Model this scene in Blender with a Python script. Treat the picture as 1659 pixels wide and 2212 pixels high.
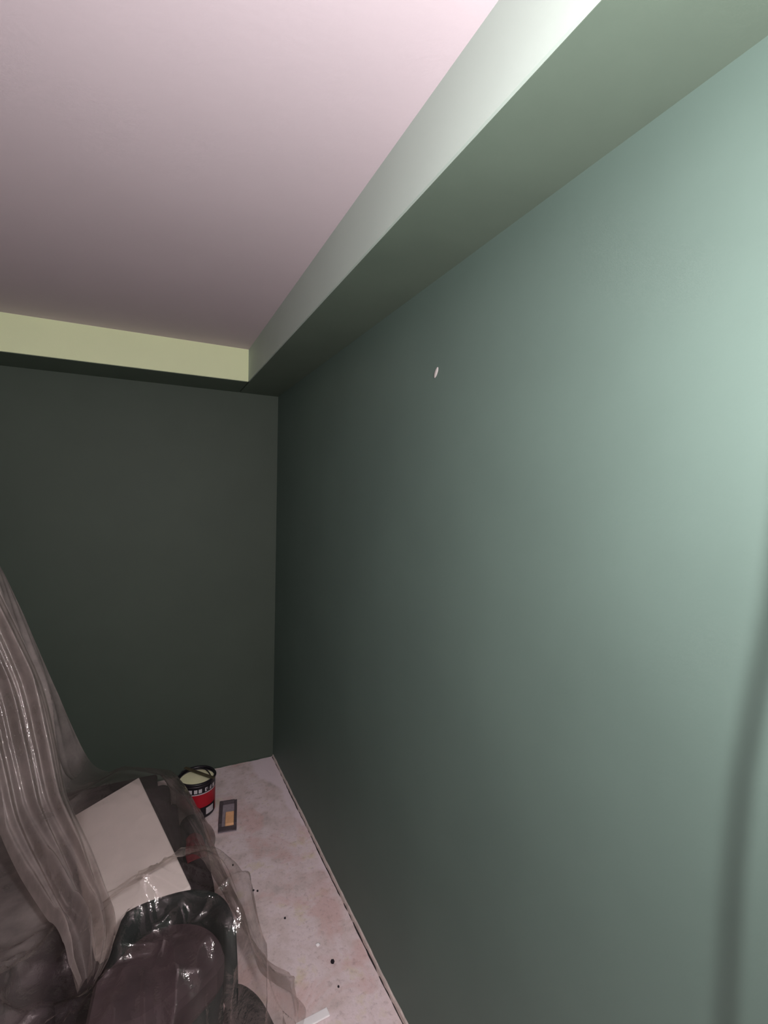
import bpy, bmesh, math, random
import numpy as np
from mathutils import Vector, Matrix

for o in list(bpy.data.objects):
    bpy.data.objects.remove(o, do_unlink=True)
S = bpy.context.scene
C = S.collection
random.seed(7)

# ------------------------------------------------------------------ camera
CAM = Vector((-0.7565, -3.0858, 1.6569))
yaw, pitch, roll = 0.4576, -0.0235, 0.0202
fw = Vector((math.sin(yaw) * math.cos(pitch), math.cos(yaw) * math.cos(pitch), math.sin(pitch)))
rt0 = Vector((math.cos(yaw), -math.sin(yaw), 0))
up0 = rt0.cross(fw)
rt = rt0 * math.cos(roll) + up0 * math.sin(roll)
up = -rt0 * math.sin(roll) + up0 * math.cos(roll)
cd = bpy.data.cameras.new('camera')
cd.sensor_fit = 'VERTICAL'
cd.sensor_height = 36.0
cd.lens = 1052.8 / 2212 * 36.0
cd.clip_start = 0.02
cam = bpy.data.objects.new('camera', cd)
m = Matrix((rt, up, -fw)).transposed().to_4x4()
m.translation = CAM
cam.matrix_world = m
C.objects.link(cam)
S.camera = cam

# ------------------------------------------------------------------ world and exposure
W = bpy.data.worlds.new('world')
S.world = W
W.use_nodes = True
W.node_tree.nodes['Background'].inputs[0].default_value = (0.5, 0.55, 0.6, 1)
W.node_tree.nodes['Background'].inputs[1].default_value = 0.02
S.view_settings.view_transform = 'Standard'
S.view_settings.look = 'None'
S.view_settings.gamma = 1.0
S.view_settings.use_curve_mapping = False
S.view_settings.exposure = 0.0

BULB = Vector((-0.58, -3.20, 1.90))       # bare bulb hanging behind the photographer
BULB_STRENGTH = 1230.0
BULB_COLOR = (1.0, 0.93, 0.95, 1)

# ------------------------------------------------------------------ materials
def new_mat(name):
    mt = bpy.data.materials.new(name)
    mt.use_nodes = True
    nt = mt.node_tree
    return mt, nt, nt.nodes['Principled BSDF']

def link(nt, a, b):
    nt.links.new(a, b)

def noise(nt, scale, detail=4.0, rough=0.55, coord='Object'):
    tc = nt.nodes.new('ShaderNodeTexCoord')
    n = nt.nodes.new('ShaderNodeTexNoise')
    n.inputs['Scale'].default_value = scale
    n.inputs['Detail'].default_value = detail
    n.inputs['Roughness'].default_value = rough
    link(nt, tc.outputs[coord], n.inputs['Vector'])
    return n

def ramp(nt, src, stops):
    r = nt.nodes.new('ShaderNodeValToRGB')
    e = r.color_ramp.elements
    while len(e) < len(stops):
        e.new(0.5)
    for i, (p, c) in enumerate(stops):
        e[i].position = p
        e[i].color = (*c, 1) if len(c) == 3 else c
    link(nt, src, r.inputs['Fac'])
    return r

def mat(name, col, rough=0.5, spec=0.3, var=0.0, scale=6.0, bump=0.0, bscale=60.0, metal=0.0):
    mt, nt, b = new_mat(name)
    b.inputs['Roughness'].default_value = rough
    b.inputs['Specular IOR Level'].default_value = spec
    b.inputs['Metallic'].default_value = metal
    lo = tuple(max(0, c * (1 - var)) for c in col)
    hi = tuple(min(1, c * (1 + var)) for c in col)
    n = noise(nt, scale)
    r = ramp(nt, n.outputs['Fac'], [(0.3, lo), (0.7, hi)])
    link(nt, r.outputs['Color'], b.inputs['Base Color'])
    if bump > 0:
        n2 = noise(nt, bscale, 3)
        bp = nt.nodes.new('ShaderNodeBump')
        bp.inputs['Strength'].default_value = bump
        bp.inputs['Distance'].default_value = 0.01
        link(nt, n2.outputs['Fac'], bp.inputs['Height'])
        link(nt, bp.outputs['Normal'], b.inputs['Normal'])
    return mt

M = {}
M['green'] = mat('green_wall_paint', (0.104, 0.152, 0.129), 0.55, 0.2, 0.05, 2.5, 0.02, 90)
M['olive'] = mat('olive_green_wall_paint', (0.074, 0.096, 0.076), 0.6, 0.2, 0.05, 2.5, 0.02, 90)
M['under'] = mat('bulkhead_underside_paint', (0.115, 0.155, 0.120), 0.6, 0.2, 0.06, 4, 0.02, 80)
M['fascia_mint'] = mat('pale_mint_fascia', (0.44, 0.53, 0.475), 0.6, 0.2, 0.02, 4, 0.03, 80)  # right bulkhead face, darker and cooler in colour than the back one
M['fascia_lime'] = mat('pale_lime_fascia_paint', (0.76, 0.84, 0.53), 0.6, 0.2, 0.02, 4, 0.03, 80)
M['ceiling'] = mat('pinkish_white_ceiling_paint', (0.60, 0.53, 0.56), 0.8, 0.1, 0.02, 2, 0.04, 60)
M['plaster'] = mat('bare_plaster', (0.55, 0.50, 0.48), 0.85, 0.1, 0.08, 2, 0.1, 40)
M['mortar'] = mat('pale_mortar', (0.62, 0.54, 0.50), 0.9, 0.1, 0.15, 30, 0.3, 120)
M['chalk'] = mat('white_filler', (0.42, 0.40, 0.38), 0.9, 0.1, 0.05, 60)
M['groove'] = mat('dark_groove', (0.05, 0.045, 0.045), 0.9, 0.1)
M['carton'] = mat('white_carton', (0.80, 0.72, 0.68), 0.75, 0.2, 0.05, 5, 0.05, 50)
M['sofa'] = mat('dark_aubergine_fabric', (0.040, 0.029, 0.034), 0.95, 0.05, 0.35, 9, 0.3, 300)
M['black_pad'] = mat('black_vinyl', (0.012, 0.015, 0.015), 0.7, 0.15, 0.2, 8, 0.05, 200)
M['seat_brown'] = mat('dark_brown_plum_fabric', (0.050, 0.034, 0.038), 0.9, 0.05, 0.3, 14)
M['cabinet'] = mat('dark_brown_veneer', (0.06, 0.045, 0.04), 0.5, 0.3, 0.25, 5)
M['red_cloth'] = mat('faded_red_cloth', (0.30, 0.045, 0.06), 0.9, 0.1, 0.3, 20, 0.4, 150)
M['can_red'] = mat('red_label', (0.42, 0.012, 0.025), 0.4, 0.4, 0.05, 20)
M['can_black'] = mat('black_label', (0.012, 0.010, 0.014), 0.4, 0.4)
M['can_white'] = mat('white_label_print', (0.60, 0.56, 0.58), 0.5, 0.3)
M['can_metal'] = mat('dull_tin', (0.10, 0.09, 0.10), 0.35, 0.5, 0.2, 20, metal=0.7)
M['paint'] = mat('pale_lime_paint', (0.93, 0.92, 0.60), 0.35, 0.5, 0.05, 20)
M['stick'] = mat('paint_stained_wood', (0.07, 0.06, 0.035), 0.7, 0.2, 0.3, 40)
M['tan'] = mat('tan_wood_block', (0.90, 0.52, 0.28), 0.7, 0.2, 0.1, 40)
M['tray'] = mat('dark_grey_tray', (0.10, 0.08, 0.09), 0.6, 0.3, 0.2, 30)
M['tray_grey'] = mat('grey_lilac_tray_floor', (0.36, 0.31, 0.34), 0.7, 0.2, 0.15, 40)
M['cable'] = mat('grey_cable_sheath', (0.08, 0.08, 0.08), 0.5, 0.3)
M['crumb_dark'] = mat('dark_crumb', (0.025, 0.02, 0.025), 0.9, 0.1)
M['paper'] = mat('white_strip', (0.95, 0.93, 0.93), 0.7, 0.2, 0.04, 20)

# floor: pinkish grey dusty screed with reddish, ochre and grey blotches
mt, nt, b = new_mat('dusty_screed')
b.inputs['Roughness'].default_value = 0.85
b.inputs['Specular IOR Level'].default_value = 0.15
n1 = noise(nt, 7.0, 6, 0.62)
r1 = ramp(nt, n1.outputs['Fac'], [(0.28, (0.54, 0.46, 0.44)), (0.44, (0.74, 0.62, 0.60)), (0.56, (0.83, 0.71, 0.72)), (0.70, (0.75, 0.65, 0.50))])
n2 = noise(nt, 4.5, 5, 0.6)
n2.inputs['Distortion'].default_value = 0.6
r2 = ramp(nt, n2.outputs['Fac'], [(0.50, (0, 0, 0)), (0.62, (0.7, 0.7, 0.7))])
mx = nt.nodes.new('ShaderNodeMixRGB')
mx.inputs['Color2'].default_value = (0.72, 0.50, 0.47, 1)
link(nt, r2.outputs['Color'], mx.inputs['Fac'])
link(nt, r1.outputs['Color'], mx.inputs['Color1'])
n3 = noise(nt, 55.0, 5, 0.7)
r3 = ramp(nt, n3.outputs['Fac'], [(0.30, (0.55, 0.50, 0.49)), (0.46, (1, 1, 1))])
mx2 = nt.nodes.new('ShaderNodeMixRGB')
mx2.blend_type = 'MULTIPLY'
mx2.inputs['Fac'].default_value = 0.5
link(nt, mx.outputs['Color'], mx2.inputs['Color1'])
link(nt, r3.outputs['Color'], mx2.inputs['Color2'])
# smoother, cleaner skim along the right wall
tc = nt.nodes.new('ShaderNodeTexCoord')
sp = nt.nodes.new('ShaderNodeSeparateXYZ')
link(nt, tc.outputs['Object'], sp.inputs[0])
n4 = noise(nt, 3.2, 3, 0.5)
ad = nt.nodes.new('ShaderNodeMath')
ad.operation = 'MULTIPLY_ADD'
ad.inputs[1].default_value = 0.34
link(nt, n4.outputs['Fac'], ad.inputs[0])
link(nt, sp.outputs['X'], ad.inputs[2])
mul = nt.nodes.new('ShaderNodeMath')
mul.operation = 'MULTIPLY_ADD'
mul.inputs[1].default_value = 0.16
link(nt, sp.outputs['Y'], mul.inputs[0])
link(nt, ad.outputs[0], mul.inputs[2])
r4 = ramp(nt, mul.outputs[0], [(0.0, (0, 0, 0)), (0.03, (0.9, 0.9, 0.9))])
mx3 = nt.nodes.new('ShaderNodeMixRGB')
mx3.inputs['Color2'].default_value = (0.88, 0.76, 0.80, 1)
link(nt, r4.outputs['Color'], mx3.inputs['Fac'])
link(nt, mx2.outputs['Color'], mx3.inputs['Color1'])
link(nt, mx3.outputs['Color'], b.inputs['Base Color'])
bp = nt.nodes.new('ShaderNodeBump')
bp.inputs['Strength'].default_value = 0.35
bp.inputs['Distance'].default_value = 0.006
link(nt, n3.outputs['Fac'], bp.inputs['Height'])
link(nt, bp.outputs['Normal'], b.inputs['Normal'])
M['floor'] = mt

# clear polythene: mostly see-through, a little milky with dust, glossy
mt = bpy.data.materials.new('clear_polythene')
mt.use_nodes = True
nt = mt.node_tree
nt.nodes.remove(nt.nodes['Principled BSDF'])
out = nt.nodes['Material Output']
tr = nt.nodes.new('ShaderNodeBsdfTransparent')
tr.inputs['Color'].default_value = (0.93, 0.92, 0.91, 1)
df = nt.nodes.new('ShaderNodeBsdfDiffuse')
df.inputs['Color'].default_value = (0.62, 0.54, 0.51, 1)
tl = nt.nodes.new('ShaderNodeBsdfTranslucent')
tl.inputs['Color'].default_value = (0.62, 0.54, 0.51, 1)
md = nt.nodes.new('ShaderNodeMixShader')
md.inputs['Fac'].default_value = 0.3
link(nt, df.outputs[0], md.inputs[1])
link(nt, tl.outputs[0], md.inputs[2])
nz = noise(nt, 9.0, 5, 0.6)
rz = ramp(nt, nz.outputs['Fac'], [(0.3, (0.7,) * 3), (0.7, (1.25,) * 3)])
at = nt.nodes.new('ShaderNodeAttribute')
at.attribute_name = 'layers'                      # how many layers of film lie on each other here
tint = ramp(nt, at.outputs['Fac'], [(0.05, (0.95, 0.94, 0.93)), (0.40, (0.60, 0.56, 0.54))])
link(nt, tint.outputs['Color'], tr.inputs['Color'])
mk = nt.nodes.new('ShaderNodeMath')
mk.operation = 'MULTIPLY'
link(nt, rz.outputs['Color'], mk.inputs[0])
link(nt, at.outputs['Fac'], mk.inputs[1])
m1 = nt.nodes.new('ShaderNodeMixShader')
link(nt, mk.outputs[0], m1.inputs['Fac'])
link(nt, tr.outputs[0], m1.inputs[1])
link(nt, md.outputs[0], m1.inputs[2])
gl = nt.nodes.new('ShaderNodeBsdfGlossy')
gl.inputs['Roughness'].default_value = 0.11
gl.inputs['Color'].default_value = (1, 0.95, 0.92, 1)
nb = noise(nt, 26.0, 4, 0.6)
bpn = nt.nodes.new('ShaderNodeBump')
bpn.inputs['Strength'].default_value = 0.6
bpn.inputs['Distance'].default_value = 0.01
link(nt, nb.outputs['Fac'], bpn.inputs['Height'])
link(nt, bpn.outputs['Normal'], gl.inputs['Normal'])
lw = nt.nodes.new('ShaderNodeLayerWeight')
lw.inputs['Blend'].default_value = 0.5
pw = nt.nodes.new('ShaderNodeMath')
pw.operation = 'POWER'
pw.inputs[1].default_value = 4.0
link(nt, lw.outputs['Facing'], pw.inputs[0])
fr = nt.nodes.new('ShaderNodeMath')
fr.operation = 'MULTIPLY_ADD'
fr.inputs[1].default_value = 0.5
fr.inputs[2].default_value = 0.05
link(nt, pw.outputs[0], fr.inputs[0])
m2 = nt.nodes.new('ShaderNodeMixShader')
link(nt, fr.outputs[0], m2.inputs['Fac'])
link(nt, m1.outputs[0], m2.inputs[1])
link(nt, gl.outputs[0], m2.inputs[2])
link(nt, m2.outputs[0], out.inputs['Surface'])
M['plastic'] = mt

mt = bpy.data.materials.new('lit_bulb_glass')
mt.use_nodes = True
b = mt.node_tree.nodes['Principled BSDF']
b.inputs['Base Color'].default_value = (0.9, 0.9, 0.9, 1)
b.inputs['Emission Color'].default_value = BULB_COLOR
b.inputs['Emission Strength'].default_value = BULB_STRENGTH
M['bulb'] = mt

# ------------------------------------------------------------------ helpers
def obj(name, bm, material, parent=None, smooth=False):
    me = bpy.data.meshes.new(name)
    bmesh.ops.recalc_face_normals(bm, faces=bm.faces)
    bm.to_mesh(me)
    bm.free()
    me.materials.append(M[material])
    if smooth:
        for p in me.polygons:
            p.use_smooth = True
    o = bpy.data.objects.new(name, me)
    C.objects.link(o)
    if parent:
        o.parent = parent
    return o

def tag(o, label=None, cat=None, group=None, kind=None):
    if label: o['label'] = label
    if cat: o['category'] = cat
    if group: o['group'] = group
    if kind: o['kind'] = kind
    return o

def thing(name, label, cat, loc=(0, 0, 0), rotz=0.0, group=None):
    o = bpy.data.objects.new(name, None)
    C.objects.link(o)
    o.empty_display_size = 0.05
    o.location = loc
    o.rotation_euler = (0, 0, rotz)
    return tag(o, label, cat, group)

def box(bm, lo, hi, bevel=0.0, seg=2):
    r = bmesh.ops.create_cube(bm, size=1.0)
    vs = r['verts']
    for v in vs:
        v.co = Vector([lo[i] + (v.co[i] + 0.5) * (hi[i] - lo[i]) for i in range(3)])
    if bevel > 0:
        es = list({e for v in vs for e in v.link_edges})
        bmesh.ops.bevel(bm, geom=es, offset=bevel, segments=seg, affect='EDGES', profile=0.5)
    return bm

def bx(lo, hi, bevel=0.0, seg=2):
    return box(bmesh.new(), lo, hi, bevel, seg)

def lathe(prof, n=40, cap=True):
    bm = bmesh.new()
    rings = []
    for r, z in prof:
        rings.append([bm.verts.new((r * math.cos(2 * math.pi * i / n), r * math.sin(2 * math.pi * i / n), z)) for i in range(n)])
    for a, b_ in zip(rings[:-1], rings[1:]):
        for i in range(n):
            bm.faces.new((a[i], a[(i + 1) % n], b_[(i + 1) % n], b_[i]))
    if cap:
        bm.faces.new(rings[0][::-1])
        bm.faces.new(rings[-1])
    return bm

def tube(pts, r, n=8):
    bm = bmesh.new()
    pts = [Vector(p) for p in pts]
    rings = []
    for i, p in enumerate(pts):
        t = (pts[min(i + 1, len(pts) - 1)] - pts[max(i - 1, 0)]).normalized()
        a = t.orthogonal().normalized() if i == 0 else (a - t * a.dot(t)).normalized()
        c = t.cross(a)
        rr = r[i] if isinstance(r, (list, tuple)) else r
        rings.append([bm.verts.new(p + (a * math.cos(2 * math.pi * k / n) + c * math.sin(2 * math.pi * k / n)) * rr) for k in range(n)])
    for a_, b_ in zip(rings[:-1], rings[1:]):
        for k in range(n):
            bm.faces.new((a_[k], a_[(k + 1) % n], b_[(k + 1) % n], b_[k]))
    bm.faces.new(rings[0][::-1])
    bm.faces.new(rings[-1])
    return bm

# ------------------------------------------------------------------ the room
XL, YF = -3.6, -5.2                 # left wall, wall behind the photographer
HS, HC, D1, D2 = 2.300, 2.478, 0.243, 0.305
T = 0.12
def struct(name, bm, material, label=None, parent=None):
    o = obj(name, bm, material, parent)
    o['kind'] = 'structure'
    if label: o['label'] = label
    return o

# floor as a gently uneven slab
bm = bmesh.new()
nx, ny = 90, 130
grid = [[None] * (ny + 1) for _ in range(nx + 1)]
for i in range(nx + 1):
    for j in range(ny + 1):
        x = XL + (0 - XL) * i / nx
        y = YF + (0 - YF) * j / ny
        z = -0.0025 + 0.002 * math.sin(x * 9.1 + 1.3 * math.sin(y * 5)) * math.sin(y * 7.3)
        grid[i][j] = bm.verts.new((x, y, z))
for i in range(nx):
    for j in range(ny):
        bm.faces.new((grid[i][j], grid[i + 1][j], grid[i + 1][j + 1], grid[i][j + 1]))
box(bm, (XL, YF, -0.14), (0, 0, -0.006))
struct('floor', bm, 'floor', 'dusty pinkish grey screed floor with reddish blotches')
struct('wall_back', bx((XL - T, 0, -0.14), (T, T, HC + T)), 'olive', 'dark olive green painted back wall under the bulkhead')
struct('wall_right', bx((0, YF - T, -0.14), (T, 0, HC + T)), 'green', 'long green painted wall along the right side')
struct('wall_left', bx((XL - T, YF - T, -0.14), (XL, 0, HC + T)), 'plaster')
struct('wall_front', bx((XL, YF - T, -0.14), (0, YF, HC + T)), 'plaster')
struct('ceiling', bx((XL, YF, HC), (0, 0, HC + T)), 'ceiling', 'pinkish white flat ceiling inside the bulkhead')
# dropped bulkhead round the ceiling edge
FT = 0.006
t1 = struct('trim_1', bx((XL, -D2 + FT, HS), (-D1, 0, HC)), 'under', 'dropped bulkhead along the back wall with pale lime face')
struct('fascia', bx((XL, -D2, HS + 0.002), (-D1, -D2 + FT, HC)), 'fascia_lime', 'pale yellow green face of the bulkhead', t1)
t2 = struct('trim_2', bx((-D1 + FT, YF, HS), (0, 0, HC)), 'under', 'dropped bulkhead along the right wall with pale mint face')
struct('fascia', bx((-D1, YF, HS + 0.002), (-D1 + FT, -D2, HC)), 'fascia_mint', 'pale mint face of the bulkhead', t2)

# ragged mortar line where the back wall meets the floor, thin strip along the right wall
def ragged(axis, a0, a1, n, w, h, seed, jag):
    rnd = random.Random(seed)
    bm = bmesh.new()
    prev = None
    hh = h
    for i in range(n + 1):
        t = a0 + (a1 - a0) * i / n
        hh = max(0.002, hh * 0.6 + 0.4 * (h + rnd.uniform(-jag, jag)))
        ww = w * rnd.uniform(0.85, 1.15)
        if axis == 'x':
            vs = [(t, -ww, -0.004), (t, -ww * 0.6, hh * 0.8), (t, -0.0005, hh), (t, -0.0005, -0.004)]
        else:
            vs = [(-ww, t, -0.004), (-ww * 0.8, t, hh * 0.85), (-0.0005, t, hh), (-0.0005, t, -0.004)]
        ring = [bm.verts.new(v) for v in vs]
        if prev:
            for k in range(4):
                bm.faces.new((prev[k], prev[(k + 1) % 4], ring[(k + 1) % 4], ring[k]))
        else:
            bm.faces.new(ring)
        prev = ring
    bm.faces.new(prev[::-1])
    return bm
bm = bmesh.new()
rnd = random.Random(3)
prev, ww = None, 0.012
for i in range(161):
    x = XL + 0.01 + (-0.02 - XL) * i / 160
    ww = min(0.028, max(0.004, ww + rnd.uniform(-0.007, 0.007)))
    if x > -0.16: ww = min(ww, 0.003 + 0.06 * max(0, -x))
    ring = [bm.verts.new(v) for v in ((x, -ww, -0.004), (x, -ww * 0.9, 0.0016), (x, -0.0005, 0.003), (x, -0.0005, -0.004))]
    if prev:
        for k in range(4):
            bm.faces.new((prev[k], prev[(k + 1) % 4], ring[(k + 1) % 4], ring[k]))
    else:
        bm.faces.new(ring)
    prev = ring
bm.faces.new(prev[::-1])
struct('trim_3', bm, 'olive', 'ragged dark paint edge on the floor at the back wall')
struct('trim_4', ragged('y', YF + 0.01, -0.014, 200, 0.008, 0.016, 5, 0.006), 'mortar', 'thin pale strip along the foot of the right wall')
struct('trim_5', ragged('y', YF + 0.01, -0.014, 200, 0.0095, 0.003, 9, 0.002), 'groove', 'dark joint between floor and thin strip at right wall')

# ------------------------------------------------------------------ the hanging bulb (outside the picture, it lights the room)
t = thing('hanging_bulb', 'bare lit bulb hanging on a cord from the ceiling behind the photographer', 'lamp', (BULB.x, BULB.y, HC))
zb = BULB.z - HC
obj('ceiling_rose', lathe([(0.045, -0.001), (0.045, -0.012), (0.02, -0.03), (0.006, -0.032)], 24), 'carton', t, True)
obj('cord', tube([(0, 0, -0.03), (0.003, 0, -0.2), (0, 0, zb + 0.10)], 0.004), 'cable', t, True)
obj('socket', lathe([(0.006, zb + 0.11), (0.016, zb + 0.10), (0.018, zb + 0.06), (0.015, zb + 0.052)], 20), 'black_pad', t, True)
R = 0.045
prof = [(0.014, zb + 0.056)] + [(max(0.0005, R * math.sin(a)), zb + R * math.cos(a)) for a in [0.5 + (math.pi - 0.5) * k / 14 for k in range(15)]]
obj('bulb', lathe(prof, 24), 'bulb', t, True)

# a loose cable hanging near the right wall, just outside the picture; its shadow falls on the wall
pts = []
for k in range(25):
    z = HS - 0.002 - (HS - 0.006) * k / 24
    y = -2.826 - 0.040 / (1 + math.exp(-(z - 1.55) / 0.07))
    pts.append((-0.15, y, z))
cb = obj('hanging_cable', tube(pts, 0.0055, 10), 'cable', None, True)
tag(cb, 'grey cable hanging from the bulkhead in front of the right wall', 'cable')

# ------------------------------------------------------------------ things under the plastic
# tall cabinet the sheet hangs from (left, outside the picture)
t = thing('tall_cabinet', 'tall dark brown cabinet at the left that the plastic sheet hangs from', 'cabinet', (-2.03, -1.25, 0))
obj('body', bx((-0.27, -1.0, 0.06), (0.25, 1.0, 1.90), 0.006), 'cabinet', t)
obj('plinth', bx((-0.25, -0.98, 0.0), (0.22, 0.98, 0.06)), 'black_pad', t)
for i in range(4):
    y0 = -0.995 + i * 0.4985
    d = obj('door', bx((0.25, y0 + 0.004, 0.07), (0.268, y0 + 0.4945, 1.89), 0.003), 'cabinet', t)
    yk = y0 + (0.45 if i % 2 == 0 else 0.045)
    obj('handle', tube([(0.268, yk, 0.9), (0.29, yk, 0.92), (0.29, yk, 1.05), (0.268, yk, 1.07)], 0.005), 'can_metal', d, True)

# sofa
t = thing('sofa', 'dark aubergine sofa seat lying under the clear plastic sheet', 'sofa', (-1.1, -1.07, 0))
obj('base', bx((-0.46, -0.40, 0.05), (0.50, 0.50, 0.18), 0.02, 3), 'sofa', t)
for s in (0, 1):
    obj('seat_cushion', bx((-0.46 + s * 0.465, -0.395, 0.18), (s * 0.465, 0.50, 0.292), 0.035, 4), 'sofa', t)
for sx in (-0.42, 0.41):
    for sy in (-0.36, 0.46):
        obj('leg', lathe([(0.02, 0.0), (0.028, 0.05)], 16), 'black_pad', t).location = (sx, sy, 0)
# cushion that props the carton
bm = bx((-0.075, -0.30, 0.0), (0.075, 0.30, 0.098), 0.045, 5)
o = obj('sofa_cushion', bm, 'sofa', None, True)
o.location = (-0.725, -1.13, 0.292); o.rotation_euler = (0, 0, 0.2)
tag(o, 'dark cushion wedged under the white carton on the sofa', 'cushion')

# white flat carton, tilted slightly to the left
Bc, Cc, Ac = Vector((-0.768, -0.786, 0.452)), Vector((-0.618, -1.503, 0.452)), Vector((-1.028, -0.84, 0.366))
ex = (Ac - Bc).normalized()
ey = (Cc - Bc).normalized()
ez = -(ex.cross(ey)).normalized()
if ez.z < 0: ez = -ez
ey = ez.cross(ex) if ez.cross(ex).dot(ey) > 0 else -(ez.cross(ex))
t = thing('white_carton', 'flat white cardboard carton lying under the plastic on the sofa', 'box')
mw = Matrix((ex, ey, ez)).transposed().to_4x4()
mw.translation = Bc - ez * 0.032
t.matrix_world = mw
obj('body', bx((0.004, 0.004, 0.0), (0.266, 0.726, 0.026), 0.002), 'carton', t)
lid = obj('lid', bx((0.0, 0.0, 0.016), (0.27, 0.73, 0.032), 0.004), 'carton', t)
obj('crease', bx((0.1415, 0.01, 0.0318), (0.1435, 0.72, 0.0323)), 'carton', lid)

# black low-backed tub chair
t = thing('tub_chair', 'small black low-backed tub chair under the plastic sheet', 'chair', (-0.70, -1.81, 0), 0.0)
foot = [(0.14 * math.cos(math.radians(k)), 0.150 * math.sin(math.radians(k))) for k in range(0, 146, 10)]
foot += [(-0.155, 0.05), (-0.165, -0.06), (-0.15, -0.125), (-0.08, -0.130), (-0.015, -0.110), (0.06, -0.068), (0.115, -0.03)]
def footprint(levels):
    bm = bmesh.new()
    rings = [[bm.verts.new((x * k, y * k, z)) for x, y in foot] for k, z in levels]
    n = len(foot)
    for r0, r1 in zip(rings[:-1], rings[1:]):
        for i in range(n):
            bm.faces.new((r0[i], r0[(i + 1) % n], r1[(i + 1) % n], r1[i]))
    bm.faces.new(rings[0][::-1]); bm.faces.new(rings[-1])
    return bm
obj('body', footprint([(0.92, 0.06), (0.98, 0.08), (1.0, 0.25), (0.98, 0.40)]), 'black_pad', t, True)
obj('seat', footprint([(0.96, 0.40), (1.02, 0.415), (1.02, 0.466), (0.96, 0.484), (0.7, 0.492)]), 'seat_brown', t)
bm = bmesh.new()
prev = None
NA = 36
for i in range(NA + 1):
    a = math.radians(-16 + 158 * i / NA)
    e = min(1.0, math.sin(math.pi * i / NA) * 2.6)
    top = 0.43 + 0.125 * e
    ring = []
    ca, sa = math.cos(a), math.sin(a)
    q = 1 / (abs(ca / 0.79) ** 2.6 + abs(sa / 0.83) ** 2.6) ** (1 / 2.6)
    for rr, zz in ((0.172, 0.40), (0.176, top - 0.02), (0.182, top - 0.005), (0.194, top), (0.206, top - 0.005), (0.213, top - 0.02), (0.207, 0.30), (0.196, 0.28)):
        ring.append(bm.verts.new((rr * q * ca, rr * q * sa, zz)))
    if prev:
        for k in range(8):
            bm.faces.new((prev[k], prev[(k + 1) % 8], ring[(k + 1) % 8], ring[k]))
    else:
        bm.faces.new(ring)
    prev = ring
bm.faces.new(prev[::-1])
obj('backrest', bm, 'black_pad', t, True)
for k in range(4):
    a = math.pi / 4 + k * math.pi / 2
    obj('leg', lathe([(0.016, 0.0), (0.022, 0.062)], 14), 'black_pad', t).location = (0.085 * math.cos(a), 0.075 * math.sin(a), 0)

# ottoman at the lower left
t = thing('ottoman', 'dark square ottoman under the plastic left of the black tub chair', 'ottoman', (-1.25, -1.97, 0))
obj('base', bx((-0.32, -0.33, 0.04), (0.30, 0.33, 0.30), 0.02, 3), 'sofa', t)
obj('cushion', bx((-0.325, -0.335, 0.30), (0.305, 0.335, 0.40), 0.04, 4), 'sofa', t)
for sx in (-0.27, 0.25):
    for sy in (-0.28, 0.28):
        obj('foot', lathe([(0.02, 0.0), (0.025, 0.04)], 14), 'black_pad', t).location = (sx, sy, 0)

# red rag by the sofa foot
def blob_sheet(nx_, ny_, sx, sy, hfun):
    bm = bmesh.new()
    g = [[bm.verts.new(((i / nx_ - 0.5) * sx * (1 + 0.12 * math.sin(5 * j / ny_)), (j / ny_ - 0.5) * sy * (1 + 0.1 * math.sin(4 * i / nx_)), hfun(i / nx_, j / ny_))) for j in range(ny_ + 1)] for i in range(nx_ + 1)]
    for i in range(nx_):
        for j in range(ny_):
            bm.faces.new((g[i][j], g[i + 1][j], g[i + 1][j + 1], g[i][j + 1]))
    return bm
# rolled dark blanket on the floor along the sofa front
t = thing('rolled_blanket', 'dark rolled blanket on the floor along the sofa under the plastic', 'blanket', (-0.540, -1.02, 0.056))
bm = tube([(0.002 * math.sin(k * 1.7), -0.44 + 0.88 * k / 14, 0) for k in range(15)], [0.052 + 0.003 * math.sin(k * 2.1) for k in range(15)], 20)
obj('roll', bm, 'sofa', t, True)
sp_ = [(0.004 + 0.0023 * k / 2 * 0.9) for k in range(36)]
obj('loose_end', tube([(sp_[k] * math.cos(k * 0.5), -0.443, sp_[k] * math.sin(k * 0.5)) for k in range(36)], 0.003, 6), 'cabinet', t, True)
# red rag lying over the roll
def rag_h(u, v):
    x = (u - 0.5) * 0.075
    return math.sqrt(0.058 ** 2 - x * x) + 0.056 + 0.012 * (math.sin(math.pi * u) * math.sin(math.pi * v)) ** 0.7 * (0.6 + 0.4 * math.sin(17 * u + 5 * v) * math.cos(13 * v - 4 * u))
o = obj('red_rag', blob_sheet(30, 30, 0.075, 0.16, rag_h), 'red_cloth', None, True)
o.location = (-0.540, -0.83, 0.0)
sm = o.modifiers.new('thickness', 'SOLIDIFY'); sm.thickness = 0.003; sm.offset = 1
tag(o, 'crumpled faded red rag seen through the plastic beside the white carton', 'rag')

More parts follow.
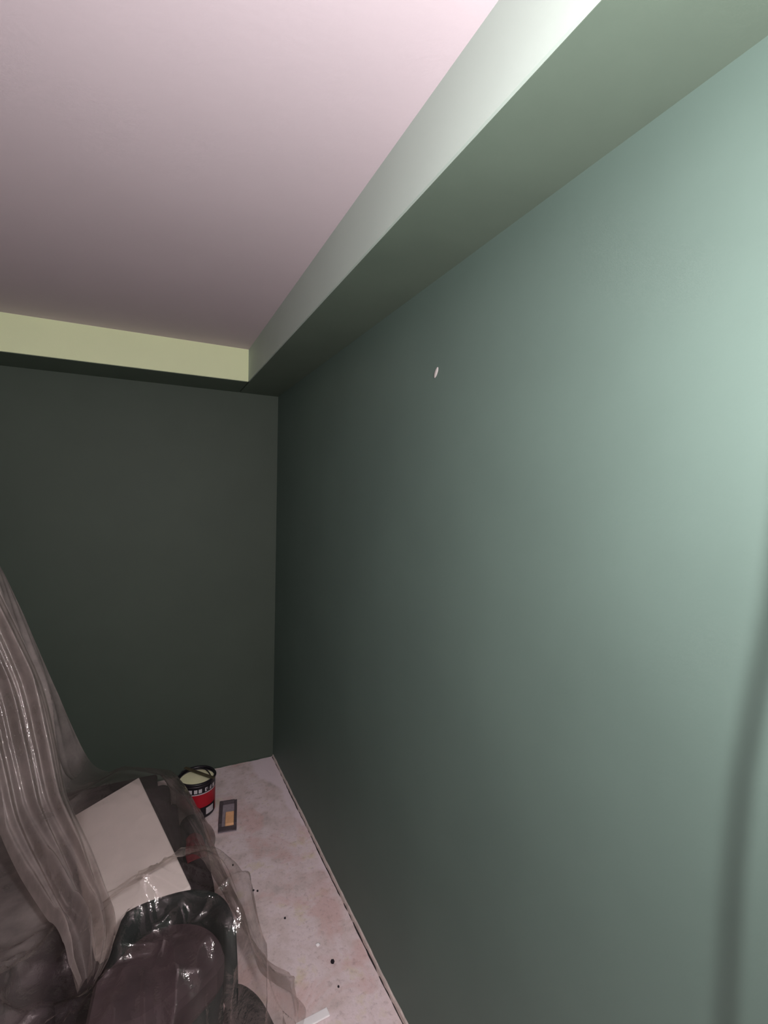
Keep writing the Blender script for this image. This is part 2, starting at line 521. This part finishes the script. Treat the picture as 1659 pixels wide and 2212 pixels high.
# folded dark blanket between sofa and back wall, dark cloth bag right of the tub chair
t = thing('folded_blanket', 'dark folded blanket under the plastic between the sofa and back wall', 'blanket', (-1.06, -0.36, 0.0))
for k, (zz, dx) in enumerate(((0.002, 0.0), (0.040, 0.012), (0.078, 0.004))):
    obj('fold', bx((-0.44 + dx, -0.185, zz), (0.385 - dx, 0.225 - dx, zz + 0.037), 0.014, 3), 'sofa', t)
def bag_h(u, v):
    e = (math.sin(math.pi * u) ** 0.6) * (math.sin(math.pi * v) ** 0.5)
    return 0.002 + 0.13 * e * (0.85 + 0.15 * math.sin(9 * u + 3 * v) * math.cos(11 * v))
o = obj('cloth_bag', blob_sheet(26, 40, 0.19, 0.50, bag_h), 'black_pad', None, True)
o.location = (-0.462, -1.715, 0.0)
for v in o.data.vertices:                          # square outline to a rounded one
    a_, b_ = max(-1, min(1, v.co.x / 0.095)), max(-1, min(1, v.co.y / 0.25))
    v.co.x *= math.sqrt(1 - b_ * b_ / 2); v.co.y *= math.sqrt(1 - a_ * a_ / 2)
sm = o.modifiers.new('thickness', 'SOLIDIFY'); sm.thickness = 0.003; sm.offset = -1
tag(o, 'dark slumped cloth bag under the plastic right of the black tub chair', 'bag')

# ------------------------------------------------------------------ the clear plastic sheet
rs = np.random.RandomState(11)
LAT = rs.rand(64, 64)
def vnoise(x, y):
    xi = np.floor(x).astype(int); yi = np.floor(y).astype(int)
    fx = x - xi; fy = y - yi
    fx = fx * fx * (3 - 2 * fx); fy = fy * fy * (3 - 2 * fy)
    g = lambda a, b_: LAT[a % 64, b_ % 64]
    return (g(xi, yi) * (1 - fx) + g(xi + 1, yi) * fx) * (1 - fy) + (g(xi, yi + 1) * (1 - fx) + g(xi + 1, yi + 1) * fx) * fy
def ridged(x, y):
    return 1 - np.abs(2 * vnoise(x, y) - 1)
# rows from the back wall towards the camera: y, then (x, z) from the cabinet top to the hem on the floor
rows = [
 (-0.27, [(-2.15, 1.93), (-1.740, 1.930), (-1.356, 1.310), (-1.000, 0.330), (-0.800, 0.225), (-0.660, 0.160), (-0.630, 0.080), (-0.615, 0.004)]),
 (-0.42, [(-2.15, 1.93), (-1.740, 1.930), (-1.410, 1.280), (-1.070, 0.350), (-0.820, 0.310), (-0.680, 0.240), (-0.635, 0.150), (-0.605, 0.004)]),
 (-0.51, [(-2.15, 1.93), (-1.740, 1.930), (-1.450, 1.250), (-1.110, 0.360), (-0.820, 0.355), (-0.680, 0.290), (-0.585, 0.170), (-0.465, 0.004)]),
 (-0.75, [(-2.15, 1.93), (-1.750, 1.930), (-1.530, 1.200), (-1.200, 0.380), (-0.830, 0.450), (-0.640, 0.420), (-0.520, 0.210), (-0.440, 0.004)]),
 (-1.10, [(-2.15, 1.93), (-1.750, 1.930), (-1.600, 1.100), (-1.260, 0.390), (-0.800, 0.472), (-0.610, 0.460), (-0.500, 0.220), (-0.410, 0.004)]),
 (-1.42, [(-2.15, 1.93), (-1.750, 1.930), (-1.620, 1.050), (-1.220, 0.400), (-0.760, 0.480), (-0.600, 0.480), (-0.470, 0.220), (-0.365, 0.004)]),
 (-1.60, [(-2.15, 1.93), (-1.750, 1.930), (-1.600, 1.000), (-1.100, 0.440), (-0.700, 0.575), (-0.550, 0.565), (-0.440, 0.220), (-0.300, 0.004)]),
 (-1.75, [(-2.15, 1.93), (-1.750, 1.930), (-1.600, 0.960), (-1.050, 0.455), (-0.700, 0.498), (-0.525, 0.545), (-0.450, 0.240), (-0.360, 0.004)]),
 (-1.92, [(-2.15, 1.93), (-1.750, 1.930), (-1.600, 0.920), (-1.050, 0.455), (-0.800, 0.492), (-0.660, 0.492), (-0.560, 0.200), (-0.440, 0.010)]),
 (-2.34, [(-2.15, 1.93), (-1.750, 1.930), (-1.600, 0.900), (-1.080, 0.450), (-0.960, 0.440), (-0.860, 0.380), (-0.780, 0.160), (-0.680, 0.010)]),
]
def catmull(P, t):
    n = len(P) - 1
    s = np.clip(t, 0, 1) * n
    i = np.minimum(np.floor(s).astype(int), n - 1)
    f = (s - i)[:, None]
    f = f.reshape(f.shape[0], *([1] * (P.ndim - 1)))
    p0 = P[np.maximum(i - 1, 0)]; p1 = P[i]; p2 = P[i + 1]; p3 = P[np.minimum(i + 2, n)]
    k = 0.35
    m1_ = k * (p2 - p0); m2_ = k * (p3 - p1)
    return (2 * f**3 - 3 * f**2 + 1) * p1 + (f**3 - 2 * f**2 + f) * m1_ + (-2 * f**3 + 3 * f**2) * p2 + (f**3 - f**2) * m2_
P = np.array([[(x, y, z) for x, z in r] for y, r in rows])
NU, NV = 300, 300
uu = np.linspace(0, 1, NU)
vv = np.linspace(0, 1, NV)
G = catmull(P, vv)                                   # NV x 8 x 3
G = catmull(np.swapaxes(G, 0, 1), uu)                # NU x NV x 3
U, V = np.meshgrid(uu, vv, indexing='ij')
X, Y, Z = G[..., 0], G[..., 1], G[..., 2]
du = np.gradient(G, axis=0); dv = np.gradient(G, axis=1)
Nn = np.cross(du, dv)
Nn /= np.linalg.norm(Nn, axis=2, keepdims=True) + 1e-9
Nn *= np.sign((Nn * np.array([0.6, -0.3, 0.75])).sum(2, keepdims=True))
slope = np.clip((Z - 0.42) / 0.25, 0, 1) * np.clip((2.1 - Z) / 0.4, 0, 1)     # where the sheet hangs free
w = 0.6 * vnoise(U * 4 + 3, V * 5)
ph = V - 0.9 * U
folds = ridged(ph * 11 + w * 1.2, U * 1.5 + 7) ** 2 * 0.05 + ridged(ph * 24 + w * 1.5 + 9, U * 2.5 + 2) ** 2 * 0.018
crum = ridged(X * 4 + 20 + Y * 2, Y * 3.5 - X * 3 + 20) ** 4 * 0.022 + ridged(X * 8 + 31 - Y * 4, Y * 7 + 40 + X * 5) ** 5 * 0.010
near = np.clip((-1.35 - Y) / 0.3, 0, 1)
crum = crum * (0.45 + 0.9 * near) + near * ridged(X * 13 + 11, Y * 11 + 7 - X * 6) ** 6 * 0.016
edge = np.clip(Z / 0.08, 0.15, 1) * np.clip(V / 0.08, 0.12, 1)
D = (folds * (0.12 + 0.88 * slope) + crum) * edge
far = np.clip((Y + 0.80) / 0.25, 0, 1)
hang = np.clip((Z - 0.30) / 0.10, 0, 1) * np.clip((-0.94 - X) / 0.08, 0, 1)
LAYERS = 0.08 + 0.44 * hang + 0.20 * np.exp(-(V / 0.07) ** 2) * hang + 0.14 * far + 0.22 * np.clip((U - 0.70) / 0.06, 0, 1)
LAYERS = np.minimum(LAYERS, 0.72)
LAYERS = LAYERS * (1 - 0.75 * near)
G2 = G + Nn * D[..., None]
# the film lies on what is under it: lift it clear of the covered things
from mathutils.bvhtree import BVHTree
bpy.context.view_layer.update()
bv, bf = [], []
for ob in bpy.data.objects:
    top = ob.parent.parent if ob.parent and ob.parent.parent else (ob.parent or ob)
    if ob.type == 'MESH' and top.name in ('sofa', 'sofa_cushion', 'white_carton', 'tub_chair', 'ottoman', 'red_rag', 'rolled_blanket', 'folded_blanket', 'cloth_bag'):
        o0 = len(bv)
        bv += [ob.matrix_world @ v.co for v in ob.data.vertices]
        bf += [[o0 + i for i in p.vertices] for p in ob.data.polygons]
BVH = BVHTree.FromPolygons(bv, bf)
def lift(G_, gap):
    flat = G_.reshape(-1, 3)
    h = np.full(len(flat), -1.0)
    for i, (x, y, z) in enumerate(flat):
        if x > -1.72 and z < 0.75:
            hit = BVH.ray_cast(Vector((x, y, 1.2)), Vector((0, 0, -1)))[0]
            if hit is not None: h[i] = hit.z + gap
    h = h.reshape(G_.shape[:2])
    for _ in range(3):
        zn = np.maximum(G_[..., 2], h)
        raised = zn - G_[..., 2]
        p_ = np.pad(raised, 2, mode='edge')
        blur = sum(p_[a:a + zn.shape[0], b_:b_ + zn.shape[1]] for a in range(5) for b_ in range(5)) / 25
        G_[..., 2] += np.maximum(raised, blur)
lift(G2, 0.007)
# wavy hem
G2[..., 0] += (U ** 14) * (0.018 * np.sin(V * 31) + 0.03 * (vnoise(V * 17, V * 0 + 5) - 0.5))
can_zone = (Y > -0.50) & (U > 0.6)
G2[..., 0] = np.where(can_zone, np.minimum(G2[..., 0], -0.598), G2[..., 0])
G2[..., 2] = np.maximum(G2[..., 2], 0.003 + 0.002 * vnoise(X * 40, Y * 40))
G2[..., 1] = np.minimum(G2[..., 1], -0.02)
def film(name, G3, layers, label):
    nu, nv = G3.shape[:2]
    me = bpy.data.meshes.new(name)
    idx = np.arange(nu * nv).reshape(nu, nv)
    faces = np.stack([idx[:-1, :-1], idx[1:, :-1], idx[1:, 1:], idx[:-1, 1:]], -1).reshape(-1, 4)
    me.from_pydata(G3.reshape(-1, 3).tolist(), [], faces.tolist())
    me.materials.append(M['plastic'])
    me.polygons.foreach_set('use_smooth', [True] * len(me.polygons))
    atr = me.attributes.new('layers', 'FLOAT', 'POINT')
    atr.data.foreach_set('value', np.ascontiguousarray(layers.reshape(-1), dtype=np.float32))
    o = bpy.data.objects.new(name, me)
    C.objects.link(o)
    return tag(o, label, 'plastic sheet')
film('plastic_sheet', G2, LAYERS, 'wide clear plastic dust sheet draped over furniture at lower left')

# gathered length of the same film hanging in a bunch from the cabinet to the tub chair
path = np.array([(-1.78, -0.72, 1.955), (-1.45, -0.82, 1.52), (-1.20, -0.97, 1.00), (-1.13, -1.06, 0.78), (-1.075, -1.16, 0.61), (-0.99, -1.32, 0.52), (-0.915, -1.50, 0.475), (-0.885, -1.62, 0.475), (-0.88, -1.69, 0.462), (-0.88, -1.74, 0.45)])
half = np.array([0.10, 0.11, 0.11, 0.11, 0.105, 0.09, 0.07, 0.06, 0.045, 0.02])
NB, NS = 220, 150
tb = np.linspace(0, 1, NB)
pc = catmull(path, tb)
hw = catmull(half[:, None], tb)[:, 0]
tg = np.gradient(pc, axis=0); tg /= np.linalg.norm(tg, axis=1, keepdims=True)
face = np.array([0.30, -0.72, 0.62]); face = face / np.linalg.norm(face)
wd = np.cross(tg, face); wd /= np.linalg.norm(wd, axis=1, keepdims=True)
nrm = np.cross(wd, tg)
nrm *= np.sign((nrm * face).sum(1, keepdims=True))
sb_ = np.linspace(-1, 1, NS)
TB, SB = np.meshgrid(tb, sb_, indexing='ij')
corr = 0.020 * np.sin(SB * 9.5 + 1.5 * np.sin(TB * 5)) + 0.010 * np.sin(SB * 21 + 3 * TB) + 0.02 * ridged(SB * 3.2 + 20, TB * 3 + 3) ** 3
dome = 0.03 * (1 - SB ** 2) + 0.012
wob = 1 + 0.12 * (vnoise(TB * 7 + 4, SB * 0 + 9) - 0.5)
G3 = pc[:, None, :] + wd[:, None, :] * (SB * hw[:, None] * wob)[..., None] + nrm[:, None, :] * (corr + dome)[..., None]
lift(G3, 0.02)
film('gathered_plastic_sheet', G3, (0.34 + 0.14 * np.abs(SB) ** 3) * (1 - 0.5 * np.clip((TB - 0.75) / 0.25, 0, 1)), 'gathered bunch of clear plastic hanging in long folds beside the white carton')

# ------------------------------------------------------------------ paint can
CX, CY = -0.495, -0.385
t = thing('paint_can', 'open red and black paint can with pale lime paint by the back wall', 'paint can', (CX, CY, 0.0), math.radians(-60))
RC, HCAN = 0.092, 0.190
obj('body', lathe([(RC - 0.004, 0.0), (RC - 0.001, 0.003), (RC - 0.001, HCAN - 0.012), (RC - 0.005, HCAN - 0.012), (RC - 0.005, 0.02), (0.0005, 0.018)], 48, False), 'can_metal', t, True)
obj('rim', lathe([(RC - 0.006, HCAN - 0.012), (RC + 0.003, HCAN - 0.012), (RC + 0.005, HCAN - 0.006), (RC + 0.001, HCAN), (RC - 0.005, HCAN), (RC - 0.008, HCAN - 0.006)], 48, False), 'can_black', t, True)
obj('paint', lathe([(RC - 0.0052, HCAN - 0.02), (RC - 0.02, HCAN - 0.0185), (0.0005, HCAN - 0.018)], 40, False), 'paint', t, True)
def band(z0, z1, a0=0, a1=360, r=RC, n=48):
    bm = bmesh.new()
    k = max(2, int(n * (a1 - a0) / 360))
    prev = None
    for i in range(k + 1):
        a = math.radians(a0 + (a1 - a0) * i / k)
        cur = [bm.verts.new((r * math.cos(a), r * math.sin(a), z)) for z in (z0, z1)]
        if prev:
            bm.faces.new((prev[0], cur[0], cur[1], prev[1]))
        prev = cur
    return bm
ub = obj('upper_label', band(0.135, 0.172), 'can_black', t, True)
rb = obj('red_label', band(0.062, 0.135), 'can_red', t, True)
lb = obj('lower_label', band(0.006, 0.062), 'can_black', t, True)
obj('label_line', band(0.131, 0.136, r=RC + 0.0006), 'can_white', rb, True)
for a in (-60, -44, -30, -10, 4, 20):
    obj('label_mark', band(0.141, 0.160, a, a + 10, RC + 0.0006), 'can_white', ub, True)
obj('label_panel', band(0.018, 0.052, -6, 24, RC + 0.0006), 'can_white', lb, True)
obj('label_stripe', band(0.006, 0.13, 34, 50, RC + 0.0006), 'can_red', lb, True)
for a in (0.0, math.pi):
    o = obj('ear', lathe([(0.010, 0.0), (0.010, 0.004), (0.004, 0.006)], 14), 'can_metal', t, True)
    o.matrix_local = Matrix.Translation((RC * math.cos(a), RC * math.sin(a), 0.150)) @ Matrix.Rotation(a, 4, 'Z') @ Matrix.Rotation(math.pi / 2, 4, 'Y')
bail = [((RC + 0.005) * math.cos(a), (RC * 1.0) * math.sin(a) * 0.55, 0.152 + 0.045 * math.sin(a)) for a in [math.pi * k / 16 for k in range(17)]]
obj('handle', tube(bail, 0.0028), 'can_black', t, True)
# stirring stick across the rim
o = obj('stirring_stick', bx((-0.105, -0.009, 0), (0.105, 0.009, 0.005), 0.0015), 'stick')
o.location = (CX + 0.012, CY + 0.01, HCAN + 0.0008); o.rotation_euler = (0, 0, math.radians(-52))
tag(o, 'dark paint-stained stirring stick lying across the open paint can', 'stick')

# ------------------------------------------------------------------ small tray with a tan block
t = thing('small_tray', 'small dark-edged tray lying on the floor beside the red paint can', 'tray', (-0.355, -0.515, 0.0015), math.radians(-10))
L_, W_ = 0.235, 0.088
obj('tray_floor', bx((-W_ / 2, -L_ / 2, 0.0), (W_ / 2, L_ / 2, 0.004)), 'tray_grey', t)
obj('rim', bx((-W_ / 2, -L_ / 2 + 0.04, 0.004), (-W_ / 2 + 0.016, L_ / 2, 0.022), 0.002), 'tray', t)
obj('rim', bx((W_ / 2 - 0.012, -L_ / 2 + 0.04, 0.004), (W_ / 2, L_ / 2, 0.020), 0.002), 'tray', t)
obj('rim', bx((-W_ / 2 + 0.016, L_ / 2 - 0.012, 0.004), (W_ / 2 - 0.012, L_ / 2, 0.022), 0.002), 'tray', t)
obj('rim', bx((-W_ / 2, -L_ / 2, 0.004), (W_ / 2, -L_ / 2 + 0.036, 0.010), 0.002), 'tray', t)
o = obj('wooden_block', bx((-0.021, -0.05, 0.0), (0.021, 0.05, 0.014), 0.003), 'tan')
o.location = (-0.355 + 0.004, -0.515 - 0.03, 0.0058); o.rotation_euler = (0, 0, math.radians(-10))
tag(o, 'tan wooden block lying inside the small dark tray', 'block')

# ------------------------------------------------------------------ crumbs, strip, wall marks
def lump(name, r, flat, material, loc, seed):
    rnd = random.Random(seed)
    bm = bmesh.new()
    bmesh.ops.create_icosphere(bm, subdivisions=2, radius=1.0)
    for v in bm.verts:
        k = 0.8 + 0.4 * rnd.random()
        v.co = Vector((v.co.x * r[0] * k, v.co.y * r[1] * k, max(-0.6, v.co.z) * flat * k))
    o = obj(name, bm, material, None, True)
    lowest = min(v.co.z for v in o.data.vertices)
    o.location = (loc[0], loc[1], loc[2] - lowest)
    return o
crumbs = [
 ((-0.138, -1.486), 0.0065, 'largest dark crumb on the floor beside the plastic sheet'),
 ((-0.150, -1.578), 0.0035, 'small dark crumb on the floor nearest the bottom edge'),
 ((-0.330, -1.045), 0.0040, 'dark crumb on the floor at left of a close pair'),
 ((-0.315, -1.055), 0.0040, 'dark crumb on the floor at right of a close pair'),
 ((-0.245, -1.235), 0.0040, 'single dark crumb midway along the floor strip'),
 ((-0.385, -0.862), 0.0040, 'dark crumb on the floor nearest the small tray'),
]
for i, ((x, y), r_, lab) in enumerate(crumbs):
    tag(lump('crumb', (r_, r_ * 1.2), r_ * 0.8, 'crumb_dark', (x, y, -0.001), 20 + i), lab, 'crumb', 'dark crumbs on the floor')
tag(lump('plaster_chip', (0.008, 0.007), 0.004, 'paper', (-0.165, -1.40, -0.001), 44), 'small white plaster chip on the floor strip', 'plaster chip')
o = obj('white_strip', bx((-0.075, -0.014, 0.0), (0.075, 0.014, 0.006), 0.002), 'paper')
o.location = (-0.285, -1.648, 0.0015); o.rotation_euler = (0, 0, math.radians(3))
tag(o, 'short white strip lying on the floor at the bottom edge', 'strip')
# dab of filler on the right wall
bm = bmesh.new()
bmesh.ops.create_icosphere(bm, subdivisions=3, radius=1.0)
for v in bm.verts:
    v.co = Vector((v.co.x * 0.003, v.co.y * 0.008 - 0.007 * v.co.z, v.co.z * 0.0145))
o = obj('filler_dab', bm, 'chalk', None, True)
o.location = (-0.0018, -1.876, 2.03)
tag(o, 'small white dab of filler high on the green right wall', 'filler dab')
